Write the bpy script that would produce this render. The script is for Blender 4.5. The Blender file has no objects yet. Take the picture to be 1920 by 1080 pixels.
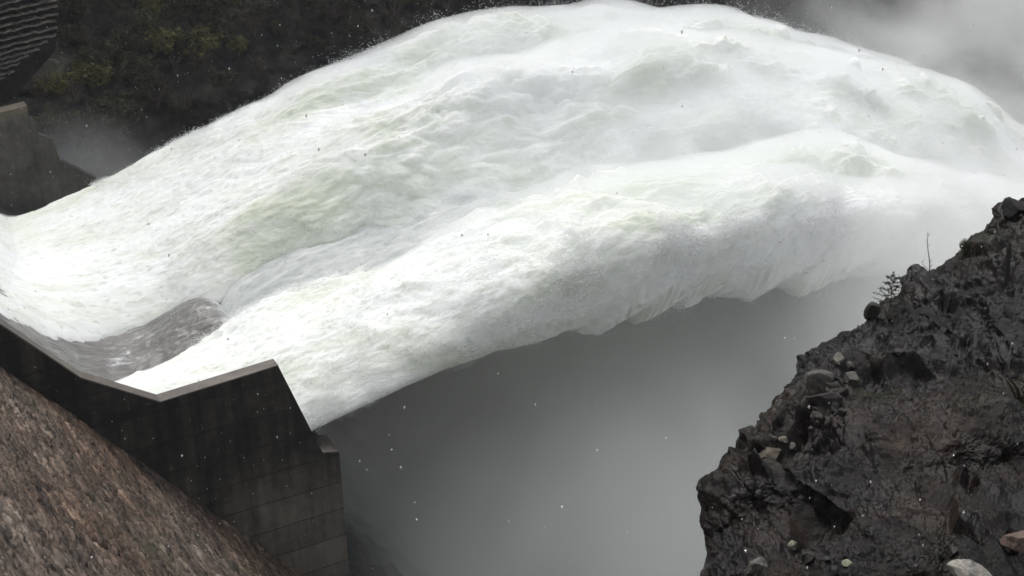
import bpy, math, random
import numpy as np
from mathutils import Vector, Matrix
R = math.radians
scene = bpy.context.scene
C = scene.collection

# ------------------------------------------------------------------ camera, world, sun, exposure
PITCH, F = 24.0, 2059.0
CAMZ = 60.0
cam_d = bpy.data.cameras.new('camera'); cam = bpy.data.objects.new('camera', cam_d); C.objects.link(cam)
cam.location = (0, 0, CAMZ); cam.rotation_euler = (R(90 - PITCH), 0, 0)
cam_d.sensor_width = 36; cam_d.lens = F / 1920 * 36; cam_d.clip_start = 0.1; cam_d.clip_end = 3000
scene.camera = cam

world = bpy.data.worlds.new('World'); scene.world = world; world.use_nodes = True
wt = world.node_tree; wt.nodes.clear()
SUN_EL, SUN_AZ = 58.0, -25.0       # azimuth from +Y towards +X
sky = wt.nodes.new('ShaderNodeTexSky'); sky.sky_type = 'NISHITA'; sky.sun_disc = False
sky.sun_elevation = R(SUN_EL); sky.sun_rotation = R(SUN_AZ); sky.air_density = 1.0; sky.dust_density = 4.0
hsv = wt.nodes.new('ShaderNodeHueSaturation'); hsv.inputs['Saturation'].default_value = 0.22
bg = wt.nodes.new('ShaderNodeBackground'); bg.inputs['Strength'].default_value = 0.12
wo = wt.nodes.new('ShaderNodeOutputWorld')
wt.links.new(sky.outputs[0], hsv.inputs['Color']); wt.links.new(hsv.outputs[0], bg.inputs['Color']); wt.links.new(bg.outputs[0], wo.inputs['Surface'])
sun_d = bpy.data.lights.new('sun', 'SUN'); sun_d.energy = 0.8; sun_d.angle = R(35); sun_d.color = (1.0, 0.98, 0.95)
sun = bpy.data.objects.new('sun', sun_d); C.objects.link(sun)
az, el = R(SUN_AZ), R(SUN_EL)
tosun = Vector((math.sin(az) * math.cos(el), math.cos(az) * math.cos(el), math.sin(el)))
sun.rotation_euler = tosun.to_track_quat('Z', 'Y').to_euler()
scene.view_settings.view_transform = 'Standard'; scene.view_settings.look = 'None'
scene.view_settings.exposure = 0.85; scene.view_settings.gamma = 1
scene.cycles.max_bounces = 14; scene.cycles.diffuse_bounces = 5; scene.cycles.volume_bounces = 12
scene.cycles.transparent_max_bounces = 12
scene.cycles.volume_step_rate = 1.0; scene.cycles.volume_max_steps = 128
scene.cycles.use_denoising = True

# ------------------------------------------------------------------ frames
_p = R(PITCH)
FW = np.array([0, math.cos(_p), -math.sin(_p)]); UP = np.array([0, math.sin(_p), math.cos(_p)]); RT = np.array([1., 0, 0])
CAM = np.array([0, 0, CAMZ])
def at(x, y, t):
    x = np.asarray(x, float)[..., None]; y = np.asarray(y, float)[..., None]; t = np.asarray(t, float)[..., None]
    return CAM + (FW + RT * (x - 960) / F + UP * (540 - y) / F) * t
TH = R(30)
D = np.array([math.cos(TH), math.sin(TH), 0]); W = np.array([-math.sin(TH), math.cos(TH), 0]); Z = np.array([0, 0, 1.])
O = np.array([-8.194, 41.493, CAMZ - 26.0])            # lip of the spillway at the near wall
def swz(s, w, z):
    s = np.asarray(s, float)[..., None]; w = np.asarray(w, float)[..., None]; z = np.asarray(z, float)[..., None]
    return O + D * s + W * w + Z * z

def on_lane(x, y, w0):
    d = at(x, y, 1.0) - CAM; t = ((O + W * w0 - CAM) @ W) / (d @ W); q = CAM + d * t - O
    return float(q @ D), float(q[2])
# ------------------------------------------------------------------ numpy noise
def _h(i, j, k, seed):
    h = (i * 374761393 + j * 668265263 + k * 2147483647 + seed * 1274126177) & 0xffffffff
    h = ((h ^ (h >> 13)) * 1274126177) & 0xffffffff
    h = ((h ^ (h >> 16)) * 2246822519) & 0xffffffff
    return h ^ (h >> 15)
_rng = np.random.RandomState(7)
_G = _rng.normal(size=(256, 3)); _G /= np.linalg.norm(_G, axis=1)[:, None]
def noise(x, y, z, seed=0):
    x, y, z = np.broadcast_arrays(x, y, z)
    xi, yi, zi = np.floor(x).astype(np.int64), np.floor(y).astype(np.int64), np.floor(z).astype(np.int64)
    fx, fy, fz = x - xi, y - yi, z - zi
    u, v, w = fx*fx*fx*(fx*(fx*6-15)+10), fy*fy*fy*(fy*(fy*6-15)+10), fz*fz*fz*(fz*(fz*6-15)+10)
    out = 0
    for a in (0, 1):
        for b in (0, 1):
            for c in (0, 1):
                g = _G[_h(xi + a, yi + b, zi + c, seed) & 255]
                d = g[..., 0]*(fx-a) + g[..., 1]*(fy-b) + g[..., 2]*(fz-c)
                out = out + d * (u if a else 1-u) * (v if b else 1-v) * (w if c else 1-w)
    return out * 1.5
def fbm(x, y, z, oct=4, seed=0, gain=.5, mode=0):
    s = 0; a = 1; n = 0
    for o in range(oct):
        v = noise(x, y, z, seed + o * 17)
        if mode == 1: v = np.abs(v) * 2 - .5          # billow
        if mode == 2: v = .5 - np.abs(v) * 2          # ridge
        s = s + a * v; n += a; a *= gain; x = x * 2.03; y = y * 2.03; z = z * 2.03
    return s / n
def cell(x, y, z, seed=0):
    """distance to nearest and second nearest feature point, and a random id value"""
    xi, yi, zi = np.floor(x).astype(np.int64), np.floor(y).astype(np.int64), np.floor(z).astype(np.int64)
    f1 = np.full(x.shape, 9.); f2 = np.full(x.shape, 9.); idv = np.zeros(x.shape)
    for a in (-1, 0, 1):
        for b in (-1, 0, 1):
            for c in (-1, 0, 1):
                h = _h(xi+a, yi+b, zi+c, seed)
                px = xi + a + (h & 255) / 255.; py = yi + b + ((h >> 8) & 255) / 255.; pz = zi + c + ((h >> 16) & 255) / 255.
                d = np.sqrt((px-x)**2 + (py-y)**2 + (pz-z)**2)
                nearer = d < f1
                f2 = np.where(nearer, f1, np.minimum(f2, d)); idv = np.where(nearer, (h >> 3 & 1023) / 1023., idv); f1 = np.where(nearer, d, f1)
    return f1, f2, idv
def facets(x, y, z, seed=0):
    """height of randomly tilted planes, one for each cell: broken rock faces"""
    xi, yi, zi = np.floor(x).astype(np.int64), np.floor(y).astype(np.int64), np.floor(z).astype(np.int64)
    f1 = np.full(x.shape, 9.); f2 = np.full(x.shape, 9.); hh = np.zeros(x.shape)
    for a in (-1, 0, 1):
        for b in (-1, 0, 1):
            for c in (-1, 0, 1):
                h = _h(xi+a, yi+b, zi+c, seed); g = _G[(h >> 5) & 255]
                dx = xi + a + (h & 255) / 255. - x; dy = yi + b + ((h >> 8) & 255) / 255. - y; dz = zi + c + ((h >> 16) & 255) / 255. - z
                d = np.abs(dx) * .5 + np.sqrt(dx*dx + dy*dy + dz*dz) * .7; near = d < f1
                f2 = np.where(near, f1, np.minimum(f2, d)); hh = np.where(near, dx*g[..., 0] + dy*g[..., 1] + dz*g[..., 2], hh); f1 = np.where(near, d, f1)
    e = sm(0, .16, f2 - f1)
    return hh * e - .06 * (1 - e)
def sm(a, b, x):
    t = np.clip((x - a) / (b - a), 0, 1); return t * t * (3 - 2 * t)

# ------------------------------------------------------------------ mesh helpers
def mesh_np(name, V, Fc, mat, parent=None, smooth=True, loc=None):
    V = np.asarray(V, np.float32).reshape(-1, 3)
    if loc is not None: V = V - np.asarray(loc, np.float32)
    Fc = np.asarray(Fc, np.int32); k = Fc.shape[1]
    me = bpy.data.meshes.new(name)
    me.vertices.add(len(V)); me.vertices.foreach_set('co', V.ravel())
    me.loops.add(Fc.size); me.loops.foreach_set('vertex_index', Fc.ravel())
    me.polygons.add(len(Fc)); me.polygons.foreach_set('loop_start', np.arange(0, Fc.size, k, dtype=np.int32))
    me.update(calc_edges=True)
    me.polygons.foreach_set('use_smooth', np.full(len(Fc), smooth)); 
    me.validate()
    me.materials.append(mat)
    o = bpy.data.objects.new(name, me); C.objects.link(o)
    if parent is not None:
        o.parent = parent
    if loc is not None and parent is None: o.location = loc
    return o
def grid_faces(n, m, wrap=False):
    i = np.arange(n - 1)[:, None]; j = np.arange(m if wrap else m - 1)[None, :]; j2 = (j + 1) % m
    return np.stack([i*m + j, i*m + j2, (i+1)*m + j2, (i+1)*m + j], -1).reshape(-1, 4)
def grid_normals(P):
    a = np.gradient(P, axis=0); b = np.gradient(P, axis=1); n = np.cross(a, b)
    return n / (np.linalg.norm(n, axis=-1, keepdims=True) + 1e-9)
def tag(o, label=None, cat=None, group=None, kind=None):
    if label: o['label'] = label
    if cat: o['category'] = cat
    if group: o['group'] = group
    if kind: o['kind'] = kind
    return o
def empty(name, loc):
    o = bpy.data.objects.new(name, None); C.objects.link(o); o.location = Vector([float(a) for a in loc]); return o
def prism(poly, depthvec):
    """closed prism from an ordered polygon (n,3) extruded along depthvec; returns V, list of faces (mixed)"""
    n = len(poly); V = np.vstack([poly, poly + depthvec])
    return V, [list(range(n))[::-1], [n + i for i in range(n)]] + [[i, (i+1) % n, n + (i+1) % n, n + i] for i in range(n)]
def mesh_poly(name, V, Fs, mat, parent=None, bevel=0, loc=None, smooth=False):
    me = bpy.data.meshes.new(name)
    V = np.asarray(V, float)
    if loc is not None: V = V - np.asarray(loc)
    me.from_pydata([tuple(v) for v in V.tolist()], [], [list(map(int, f)) for f in Fs]); me.update()
    import bmesh
    bm = bmesh.new(); bm.from_mesh(me); bmesh.ops.recalc_face_normals(bm, faces=bm.faces[:])
    if bevel: bmesh.ops.bevel(bm, geom=bm.edges[:], offset=bevel, segments=2, affect='EDGES')
    bm.to_mesh(me); bm.free()
    if smooth: me.polygons.foreach_set('use_smooth', np.full(len(me.polygons), True))
    me.materials.append(mat)
    o = bpy.data.objects.new(name, me); C.objects.link(o)
    if parent is not None: o.parent = parent
    if loc is not None and parent is None: o.location = Vector([float(a) for a in loc])
    return o
def tube_parts(paths, nseg=5):
    """paths: list of (points (n,3), radii (n,)); returns V, F of all tubes joined"""
    Vs, Fs, off = [], [], 0
    for P, r in paths:
        P = np.asarray(P, float); r = np.asarray(r, float); n = len(P)
        T = np.gradient(P, axis=0); T /= np.linalg.norm(T, axis=1)[:, None] + 1e-9
        ref = np.array([.31, .2, .93]) if abs(T[0] @ np.array([.31, .2, .93])) < .9 else np.array([1., 0, 0])
        A = np.cross(T, ref); A /= np.linalg.norm(A, axis=1)[:, None]; B = np.cross(T, A)
        ang = np.arange(nseg) * 2 * math.pi / nseg
        V = P[:, None, :] + (A[:, None, :] * np.cos(ang)[None, :, None] + B[:, None, :] * np.sin(ang)[None, :, None]) * r[:, None, None]
        Vs.append(V.reshape(-1, 3)); f = grid_faces(n, nseg, True) + off; Fs.append(f)
        off += n * nseg
    return np.vstack(Vs), np.vstack(Fs)

# ------------------------------------------------------------------ material helpers
class NT:
    def __init__(self, name):
        self.m = bpy.data.materials.new(name); self.m.use_nodes = True; self.t = self.m.node_tree; self.t.nodes.clear()
        self.out = self.t.nodes.new('ShaderNodeOutputMaterial')
    def n(self, typ, **kw):
        nd = self.t.nodes.new('ShaderNode' + typ)
        for k, v in kw.items():
            if k in ('I',):
                for kk, vv in v.items():
                    if isinstance(vv, bpy.types.NodeSocket): self.t.links.new(vv, nd.inputs[kk])
                    else: nd.inputs[kk].default_value = vv
            else: setattr(nd, k, v)
        return nd
    def pos(self, rot=(0, 0, 0), scale=(1, 1, 1)):
        g = self.n('NewGeometry')
        return self.n('Mapping', I={'Vector': g.outputs['Position'], 'Rotation': rot, 'Scale': scale}).outputs[0]
    def noise(self, vec, scale, detail=4, rough=.5, dist=0.0):
        return self.n('TexNoise', I={'Vector': vec, 'Scale': scale, 'Detail': detail, 'Roughness': rough, 'Distortion': dist}).outputs['Fac']
    def vor(self, vec, scale, feature='F1', out='Distance'):
        return self.n('TexVoronoi', feature=feature, I={'Vector': vec, 'Scale': scale}).outputs[out]
    def ramp(self, fac, stops):
        r = self.n('ValToRGB', I={'Fac': fac}); cr = r.color_ramp
        while len(cr.elements) < len(stops): cr.elements.new(.5)
        for e, (p, c) in zip(cr.elements, stops):
            e.position = p; e.color = (c, c, c, 1) if isinstance(c, (int, float)) else (*c, 1)
        return r.outputs['Color']
    def mix(self, fac, a, b, mode='MIX'):
        nd = self.n('Mix', data_type='RGBA', blend_type=mode)
        for k, v in ((0, fac), (6, a), (7, b)):
            if isinstance(v, bpy.types.NodeSocket): self.t.links.new(v, nd.inputs[k])
            else: nd.inputs[k].default_value = v if k == 0 else (*v, 1)
        return nd.outputs[2]
    def math(self, op, a, b=0.0, c=0.0):
        nd = self.n('Math', operation=op)
        for k, v in ((0, a), (1, b), (2, c)):
            if isinstance(v, bpy.types.NodeSocket): self.t.links.new(v, nd.inputs[k])
            else: nd.inputs[k].default_value = v
        return nd.outputs[0]
    def bump(self, h, strength, dist, normal=None):
        I = {'Height': h, 'Strength': strength, 'Distance': dist}
        if normal is not None: I['Normal'] = normal
        return self.n('Bump', I=I).outputs[0]
    def bsdf(self, color, rough=.8, normal=None, spec=.3, **kw):
        I = {'Base Color': color if isinstance(color, bpy.types.NodeSocket) else (*color, 1), 'Roughness': rough, 'Specular IOR Level': spec}
        I.update(kw)
        if normal is not None: I['Normal'] = normal
        b = self.n('BsdfPrincipled', I=I)
        self.t.links.new(b.outputs[0], self.out.inputs['Surface']); return self.m

RZ = (0, 0, -TH)
def m_foam():
    t = NT('foam'); p = t.pos()
    # streamline aligned coordinates: rotate then squash along the flow
    g = t.n('NewGeometry')
    r = t.n('VectorRotate', rotation_type='Z_AXIS', I={'Vector': g.outputs['Position'], 'Angle': -TH}).outputs[0]
    q = t.n('Mapping', I={'Vector': r, 'Scale': (.5, 1, 1)}).outputs[0]
    big = t.noise(q, .16, 5, .55, .6)
    med = t.noise(q, .9, 5, .6, .5)
    fine = t.noise(q, 5.5, 4, .6, .3)
    k = t.math('ADD', t.math('MULTIPLY', big, .65), t.math('MULTIPLY', med, .35))
    col = t.ramp(k, [(.37, (.64, .68, .57)), (.48, (.79, .815, .755)), (.57, (.875, .89, .875)), (1, (.88, .892, .885))])
    gr = t.noise(q, 2.6, 5, .65, .6)
    dd = t.n('VectorMath', operation='DOT_PRODUCT', I={0: t.n('VectorMath', operation='SUBTRACT', I={0: g.outputs['Position'], 1: tuple(O)}).outputs[0], 1: tuple(D)}).outputs['Value']
    nm = t.n('MapRange', interpolation_type='SMOOTHSTEP', I={'Value': dd, 'From Min': 4, 'From Max': 26, 'To Min': .75, 'To Max': 0.12}).outputs[0]
    col = t.mix(t.math('MULTIPLY', t.ramp(gr, [(.33, 1.), (.47, 0.)]), nm), col, (.56, .60, .53))
    b1 = t.bump(fine, .4, .09)
    b2 = t.bump(t.noise(q, 1.8, 4, .6, .3), .22, .3, b1)
    m = t.bsdf(col, .8, b2, .05, **{'Subsurface Weight': .7, 'Subsurface Radius': (1.0, 1.0, .9), 'Subsurface Scale': 1.1})
    return m
def m_concrete(name, a, b, wet=.5, lines=True):
    t = NT(name); p = t.pos()
    n1 = t.noise(p, .35, 6, .62, .4); n2 = t.noise(p, 3.0, 5, .6)
    st = t.noise(t.pos(scale=(2.2, 2.2, .12)), 1.0, 4, .6)            # streaks that ran down the wall
    f = t.math('ADD', t.math('MULTIPLY', n1, .6), t.math('ADD', t.math('MULTIPLY', n2, .15), t.math('MULTIPLY', st, .25)))
    col = t.ramp(f, [(.36, a), (.5, [(x + y) / 2.6 for x, y in zip(a, b)]), (.66, b)])
    h = t.math('ADD', t.math('MULTIPLY', n2, .6), t.noise(p, 14, 4, .6))
    nb = t.bump(h, .5, .03)
    return t.bsdf(col, wet, nb, .35)
def m_volume(name, dens, col=(.93, .95, 1.0), nscale=.05, lo=.42, hi=.62, seedoff=(0, 0, 0), fall=1.0, stretch=(1, 1, 1)):
    t = NT(name)
    tc = t.n('TexCoord')
    ln = t.n('VectorMath', operation='LENGTH', I={0: tc.outputs['Object']}).outputs['Value']
    edge = t.n('MapRange', interpolation_type='SMOOTHSTEP', I={'Value': ln, 'From Min': 1.0 - fall, 'From Max': 1.0, 'To Min': 1.0, 'To Max': 0.0}).outputs[0]
    g = t.n('NewGeometry')
    q = t.n('Mapping', I={'Vector': g.outputs['Position'], 'Location': seedoff, 'Scale': stretch}).outputs[0]
    nz = t.noise(q, nscale, 3, .55, .4)
    nn = t.n('MapRange', interpolation_type='SMOOTHSTEP', I={'Value': nz, 'From Min': lo, 'From Max': hi, 'To Min': 0.0, 'To Max': 1.0}).outputs[0]
    d = t.math('MULTIPLY', t.math('MULTIPLY', edge, nn), dens)
    v = t.n('VolumePrincipled', I={'Color': (*col, 1), 'Density': d, 'Anisotropy': 0.0})
    t.t.links.new(v.outputs[0], t.out.inputs['Volume'])
    return t.m

# ------------------------------------------------------------------ spillway shape
FS = np.array([-60, -14, -11.8, -10.4, -9.2, -8.0, -6.8, -5.5, -4.0, -2.5, 0.0])
FZ = np.array([62.0, 7.0, 4.2, 2.5, 1.15, .1, -.6, -1.0, -1.05, -.75, 0.0])
def floor_z(s): return np.interp(s, FS, FZ)
MAT_FOAM = m_foam()
def m_wall():
    t = NT('wall_concrete'); p = t.pos()
    n1 = t.noise(p, .3, 5, .6, .4); n2 = t.noise(p, 2.5, 6, .65)
    st = t.noise(t.pos(scale=(1.6, 1.6, .10)), 1.0, 5, .65)
    z = t.n('SeparateXYZ', I={0: p}).outputs['Z']
    lift = t.math('DIVIDE', t.math('ADD', z, t.math('MULTIPLY', n2, .12)), 1.45)
    fr = t.math('FRACT', lift)
    seam = t.ramp(fr, [(0, 1.), (.035, 0.), (.96, 0.), (1., .6)])
    lid = t.n('TexWhiteNoise', noise_dimensions='1D', I={'W': t.math('FLOOR', lift)}).outputs['Value']
    low = t.n('MapRange', interpolation_type='SMOOTHSTEP', I={'Value': z, 'From Min': 35.2, 'From Max': 29.5, 'To Min': 0.0, 'To Max': .23}).outputs[0]
    f = t.math('ADD', t.math('MULTIPLY', n1, .40), t.math('ADD', t.math('MULTIPLY', n2, .18), t.math('MULTIPLY', st, .42)))
    f = t.math('ADD', t.math('ADD', f, low), t.math('MULTIPLY', lid, .07))
    col = t.ramp(f, [(.38, (.006, .006, .006)), (.50, (.018, .0175, .016)), (.60, (.050, .045, .038)), (.72, (.115, .102, .085)), (.84, (.18, .165, .14))])
    col = t.mix(t.math('MULTIPLY', seam, .85), col, (.004, .004, .004))
    h = t.math('ADD', t.math('MULTIPLY', n2, .6), t.math('SUBTRACT', t.noise(p, 14, 4, .6), seam))
    return t.bsdf(col, .6, t.bump(h, .5, .03), .22)
MAT_WALL = m_wall()
MAT_COPE = m_concrete('coping_concrete', (.10, .085, .075), (.19, .17, .15), .6)
MAT_FLOOR = m_concrete('floor_concrete', (.05, .05, .05), (.1, .1, .1), .35)

def build_spillway():
    root = empty('spillway', O); tag(root, 'dark wet concrete spillway with kinked side wall, white water pouring through it', 'spillway')
    L = O
    # near side wall: profile in the wall plane, thickness towards the water
    prof = [(-40, 42.5), (-11.83, 8.69), (-9.5, 5.87), (-6.74, 4.02), (-1.81, 4.36), (-.2, -.42), (.56, -.62), (.7, -16), (-3, -36), (-40, -36)]
    poly = np.array([swz(s, 0, z) for s, z in prof])
    TK = .62
    V, Fs = prism(poly, W * TK)
    wall = mesh_poly('side_wall', V, Fs, MAT_WALL, root, loc=L)
    wall['label'] = 'dark wet near side wall with pale coping'
    # coping band along the top edge
    top = prof[:5]
    cv, cf, off = [], [], 0
    up = np.array([swz(s, 0, z) for s, z in top])
    for i in range(len(top) - 1):
        a, b = up[i], up[i+1]
        n = np.cross(b - a, W); n /= np.linalg.norm(n); n = n if n[2] > 0 else -n
        q = np.array([a - W*.02, b - W*.02, b + W*(TK+.02), a + W*(TK+.02)])
        V2 = np.vstack([q + n*.004, q + n*.06]); f = [[0,3,2,1],[4,5,6,7],[0,1,5,4],[1,2,6,5],[2,3,7,6],[3,0,4,7]]
        cv.append(V2); cf += [[k + off for k in ff] for ff in f]; off += 8
    mesh_poly('coping', np.vstack(cv), cf, MAT_COPE, root, loc=L)
    a, b = swz(-.2, 0, -.42), swz(.56, 0, -.62)
    q = np.array([a - W*.015, b - W*.015, b + W*1.6, a + W*1.6])
    mesh_poly('lip_ledge', np.vstack([q + Z*.004, q + Z*.06]), [[0,3,2,1],[4,5,6,7],[0,1,5,4],[1,2,6,5],[2,3,7,6],[3,0,4,7]], MAT_COPE, root, loc=L)
    # floor
    ss = np.concatenate([np.linspace(-60, -12, 20), np.linspace(-11.5, 0, 40)]); ww = np.linspace(TK + .002, 39, 50)
    S, Wg = np.meshgrid(ss, ww, indexing='ij'); P = swz(S, Wg, floor_z(S) - .1)
    n0 = P.shape
    bot = swz(S, Wg, np.full_like(S, -40.))
    V = np.vstack([P.reshape(-1, 3), bot.reshape(-1, 3)]); N = S.size; n, m = S.shape
    f1 = grid_faces(n, m); f2 = f1[:, ::-1] + N
    idx = np.arange(N).reshape(n, m)
    sides = []
    for e in (idx[0], idx[-1][::-1], idx[:, 0][::-1], idx[:, -1]):
        sides.append(np.stack([e[:-1], e[1:], e[1:] + N, e[:-1] + N], -1))
    mesh_np('chute_floor', V, np.vstack([f1, f2] + sides), MAT_FLOOR, root, smooth=False, loc=L)
    # far side wall
    pl = [(-500, 300), (0, 222), (52, 209), (57, 222), (66, 228), (70, 252), (100, 262), (112, 300), (200, 345), (260, 420), (215, 700), (-500, 1000)]
    prof = [on_lane(x, y, 40.6) for x, y in pl]
    poly = np.array([swz(s_, 40.6, z_) for s_, z_ in prof])
    V, Fs = prism(poly, W * 1.1)
    fw_ = mesh_poly('side_wall', V, Fs, m_concrete('far_wall_concrete', (.03, .029, .027), (.17, .155, .135), .8), root, loc=L)
    fw_['label'] = 'far side wall, grey stained concrete'
    cv, cf, off = [], [], 0
    for i in range(2):
        a, b = poly[i], poly[i+1]
        q = np.array([a - W*.25, b - W*.25, b + W*1.2, a + W*1.2])
        cv.append(np.vstack([q + Z*.01, q + Z*.45])); cf += [[k + off for k in ff] for ff in [[0,3,2,1],[4,5,6,7],[0,1,5,4],[1,2,6,5],[2,3,7,6],[3,0,4,7]]]; off += 8
    mesh_poly('coping', np.vstack(cv), cf, m_concrete('far_coping', (.10, .09, .07), (.2, .17, .13), .8), root, loc=L)
    return root
build_spillway()

# ------------------------------------------------------------------ the water jets
WN = np.array([-3, 0, 5, 10, 14, 25, 36, 40])
H0 = np.array([.1, .3, 1.3, 1.0, 1.0, 1.6, 2.3, 2.4])
A_ = np.array([.29, .315, .335, .335, .345, .36, .36, .36])
K_ = np.array([.0068, .0069, .0073, .0074, .0070, .0064, .0061, .0061])
FT_S = np.array([-60, -14, -11, -8.9, -6.8, -4.8, -2.6, 0]); FT_Z = np.array([52, 2.4, .0, -.5, .2, 1.0, 1.8, 2.8])
def zmid(s, w0):
    """mid surface of the falling water: s along the flow, w0 the lane at the lip"""
    h0, a, k = np.interp(w0, WN, H0), np.interp(w0, WN, A_), np.interp(w0, WN, K_)
    sp = np.maximum(s, 0)
    dn = h0 + a * sp - k * sp * sp + (.0048 - .0030 * sm(4, 16, w0)) * np.maximum(sp - 45, 0)**2
    f = np.clip(w0 / 36, 0, 1)
    fz = (floor_z(np.minimum(s, 0)) + .9); 
    far = np.interp(s, FT_S, FT_Z)
    upn = fz * (1 - f) + far * f
    up0 = .9 * (1 - f) + 2.8 * f
    z_up = upn + (h0 - up0) * sm(-9, 0, s)
    # bend smoothly from the bucket into free flight
    return np.where(s > 0, dn, z_up) + .12 * np.exp(-(s / 1.2)**2)
def jet(label, edge0, edge1, thick, seed, s1, nphi, group=None, extra=None):
    # s spacing grows with distance
    ss = [-16.0]
    while ss[-1] < s1: ss.append(ss[-1] + .075 + max(ss[-1] + 4, 0) * .0016)
    ss = np.array(ss); n = len(ss)
    ntop = int(nphi * .84)
    c = np.concatenate([np.linspace(-1, 1, ntop, endpoint=False), np.linspace(1, -1, nphi - ntop, endpoint=False)])
    top = np.concatenate([np.ones(ntop), -np.ones(nphi - ntop)])
    # cluster points near both edges so that the rounded rim is smooth
    c = np.sin(c * math.pi / 2) * .45 + c * .55
    S, Cc = np.meshgrid(ss, c, indexing='ij'); Tp = np.broadcast_to(top, S.shape)
    w_near = np.interp(S, edge0[0], edge0[1]); w_far = np.interp(S, edge1[0], edge1[1])
    lane = (w_near + w_far) / 2 - Cc * (w_far - w_near) / 2            # c = +1 is the near edge
    T = np.interp(S, thick[0], thick[1])
    pw = np.interp(S, [0, 8, 20], [2.6, 4.5, 4.0])
    e = (1 - np.abs(Cc) ** pw) ** .6
    zz = zmid(S, lane) + Tp * T * .5 * e
    cf = 1 - sm(-1, 7, S)
    ze = floor_z(np.minimum(S, 0)) + .15 + .3 * np.log1p(np.exp(S * 2)) / 2
    ez = np.where(Cc < 0, (1 - np.abs(Cc) ** 14) ** .6, (1 - np.abs(Cc) ** 3) ** .8)
    zc = np.where(Tp > 0, ze + (zz - ze).clip(0) * 0 + np.maximum(zmid(S, lane) + T * .5 - ze, .2) * ez, ze - .5 * e)
    if seed == 51: zz = zz * (1 - cf) + zc * cf
    if extra: zz = zz + extra(S, lane, Tp * e)
    if seed == 11:
        face = np.clip(Cc, 0, 1) ** 5 * sm(0, 14, S)
        zz = zz + np.where(Tp > 0, .9, -.6) * sm(.35, .85, Cc) * (1 - sm(.93, 1.0, Cc)) * sm(3, 14, S)
        under = np.where(Tp < 0, 1.0, 0.0) * (1 - Cc) * 0
    P = swz(S, lane, zz)
    N = grid_normals(P); flip = np.sum(N * Z, -1) * Tp < 0
    N = np.where(flip[..., None], -N, N)
    # smooth the normal at the rim
    N = N + 0; N += -W * (Cc[..., None] ** 9) * 1.5; N /= np.linalg.norm(N, axis=-1, keepdims=True)
    # coordinates carried by the flow
    X = S; Y = lane; Q = zz
    far = sm(5, 45, S); near = 1 - far
    soft = sm(-2, 30, S)
    # domain warp
    wx = fbm(X*.09, Y*.16, Q*.12, 3, seed+1) * 4; wy = fbm(X*.09+7, Y*.16, Q*.12, 3, seed+2) * 3
    big = fbm((X+wx)*.07, (Y+wy)*.16, Q*.15, 4, seed+3, .55, 1)
    med = fbm((X+wx)*.22, (Y+wy)*.48, Q*.4, 4, seed+4, .55, 1)
    grain = fbm((X+wx*.3)*1.25, (Y+wy*.3)*2.1, Q*1.8, 4, seed+5, .6)
    ridg = fbm((X+wx)*.5, (Y+wy)*1.0, Q*.8, 3, seed+6, .5)
    chute = sm(-9, -1, S)
    far2 = sm(25, 70, S)
    strk = fbm((X+wx)*.28, (Y+wy)*1.6, Q*1.2, 4, seed+9, .55)
    puff = fbm((X+wx)*.55, (Y+wy)*.85, Q*.8, 4, seed+19, .6, 1)
    disp = puff * (.06 + .38*soft) * (.3 + .7*chute) + big * (.3 + 1.8*soft) * (.25 + .75*chute) + med * (.08 + .20*soft) + strk * (.04 + .16*soft) + ridg * (.12 + .04 * soft) + grain * (.15*near + .05*far) * (.35 + .65*chute)
    # torn filaments hanging along the near and lower rim: streaks leaning back against the flow
    rim = np.clip(Cc, 0, 1) ** 4 + (Tp < 0) * .8 * sm(-.3, .9, Cc); rim = np.clip(rim, 0, 1)
    lean = S - 1.35 * (zz - zmid(S, lane)) + .6 * lane
    fil = fbm(lean * .50, Q * .05 + lane * .1, 0 * S + 3.3, 5, seed+8, .6)
    disp = disp * (1 - .7*rim) + fil * rim * (.05 + .9 * sm(6, 26, S))
    frim = np.clip(-Cc, 0, 1) ** 6
    disp = disp + fbm(S*.35 + (zz - zmid(S, lane)) * .5, lane*.1, 0*S + 5.5, 5, seed+15, .65) * frim * (.1 + 1.1 * sm(4, 26, S))
    tips = np.maximum(fbm(lean * .42 + 9, lane * .12 + Q*.1, 0 * S + 1.3, 4, seed+12, .5) + .12, 0) ** 1.2
    low = np.where(Tp < 0, sm(.55, .97, Cc), sm(.93, 1.0, Cc)) * sm(5, 24, S) * (seed == 11)
    P = P + ((-.75 * D - .65 * Z) * (low * tips * 4.5)[..., None])
    P = P + N * disp[..., None]
    o = mesh_np('water', P, grid_faces(n, nphi, True), MAT_FOAM, loc=swz(0, 8, 0))
    tag(o, label, None, group, 'structure')
    return P, N, S, Cc, Tp
def ex_near(S, lane, e):
    # crest of the near jet and its fall towards the near edge
    return -1.6 * sm(6, 12, lane) * sm(0, 8, S) * (.5 + .5 * e)
def ex_far(S, lane, e):
    d = sm(3, 20, S)
    return -2.3 * (1 - sm(14, 21, lane)) * sm(-1, 5, S) * (1 - sm(18, 34, S)) * np.where(e > 0, 1, 1.2) + d * (1.6 * np.exp(-((lane - 20) / 4.0)**2) - 1.3 * np.exp(-((lane - 26.5) / 2.6)**2) + .6 * np.exp(-((lane - 31) / 3.)**2))
JN = jet('foaming white near jet shooting off the lip beside the dark side wall',
         ([-60, -8, 0, 10, 30, 60, 140], [.7, .7, .7, .4, -.6, -2, -5]), ([-60, -12, -8.5, -6, -.8, 5, 30, 60, 140], [5.5, 5.5, 7.6, 10.2, 12.2, 13, 12.5, 12.5, 13]),
         ([-16, -8, 0, 6, 15, 40, 140], [2.6, 2.6, 2.2, 2.6, 3.6, 4.0, 9]), 11, 135, 460, None, ex_near)
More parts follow.
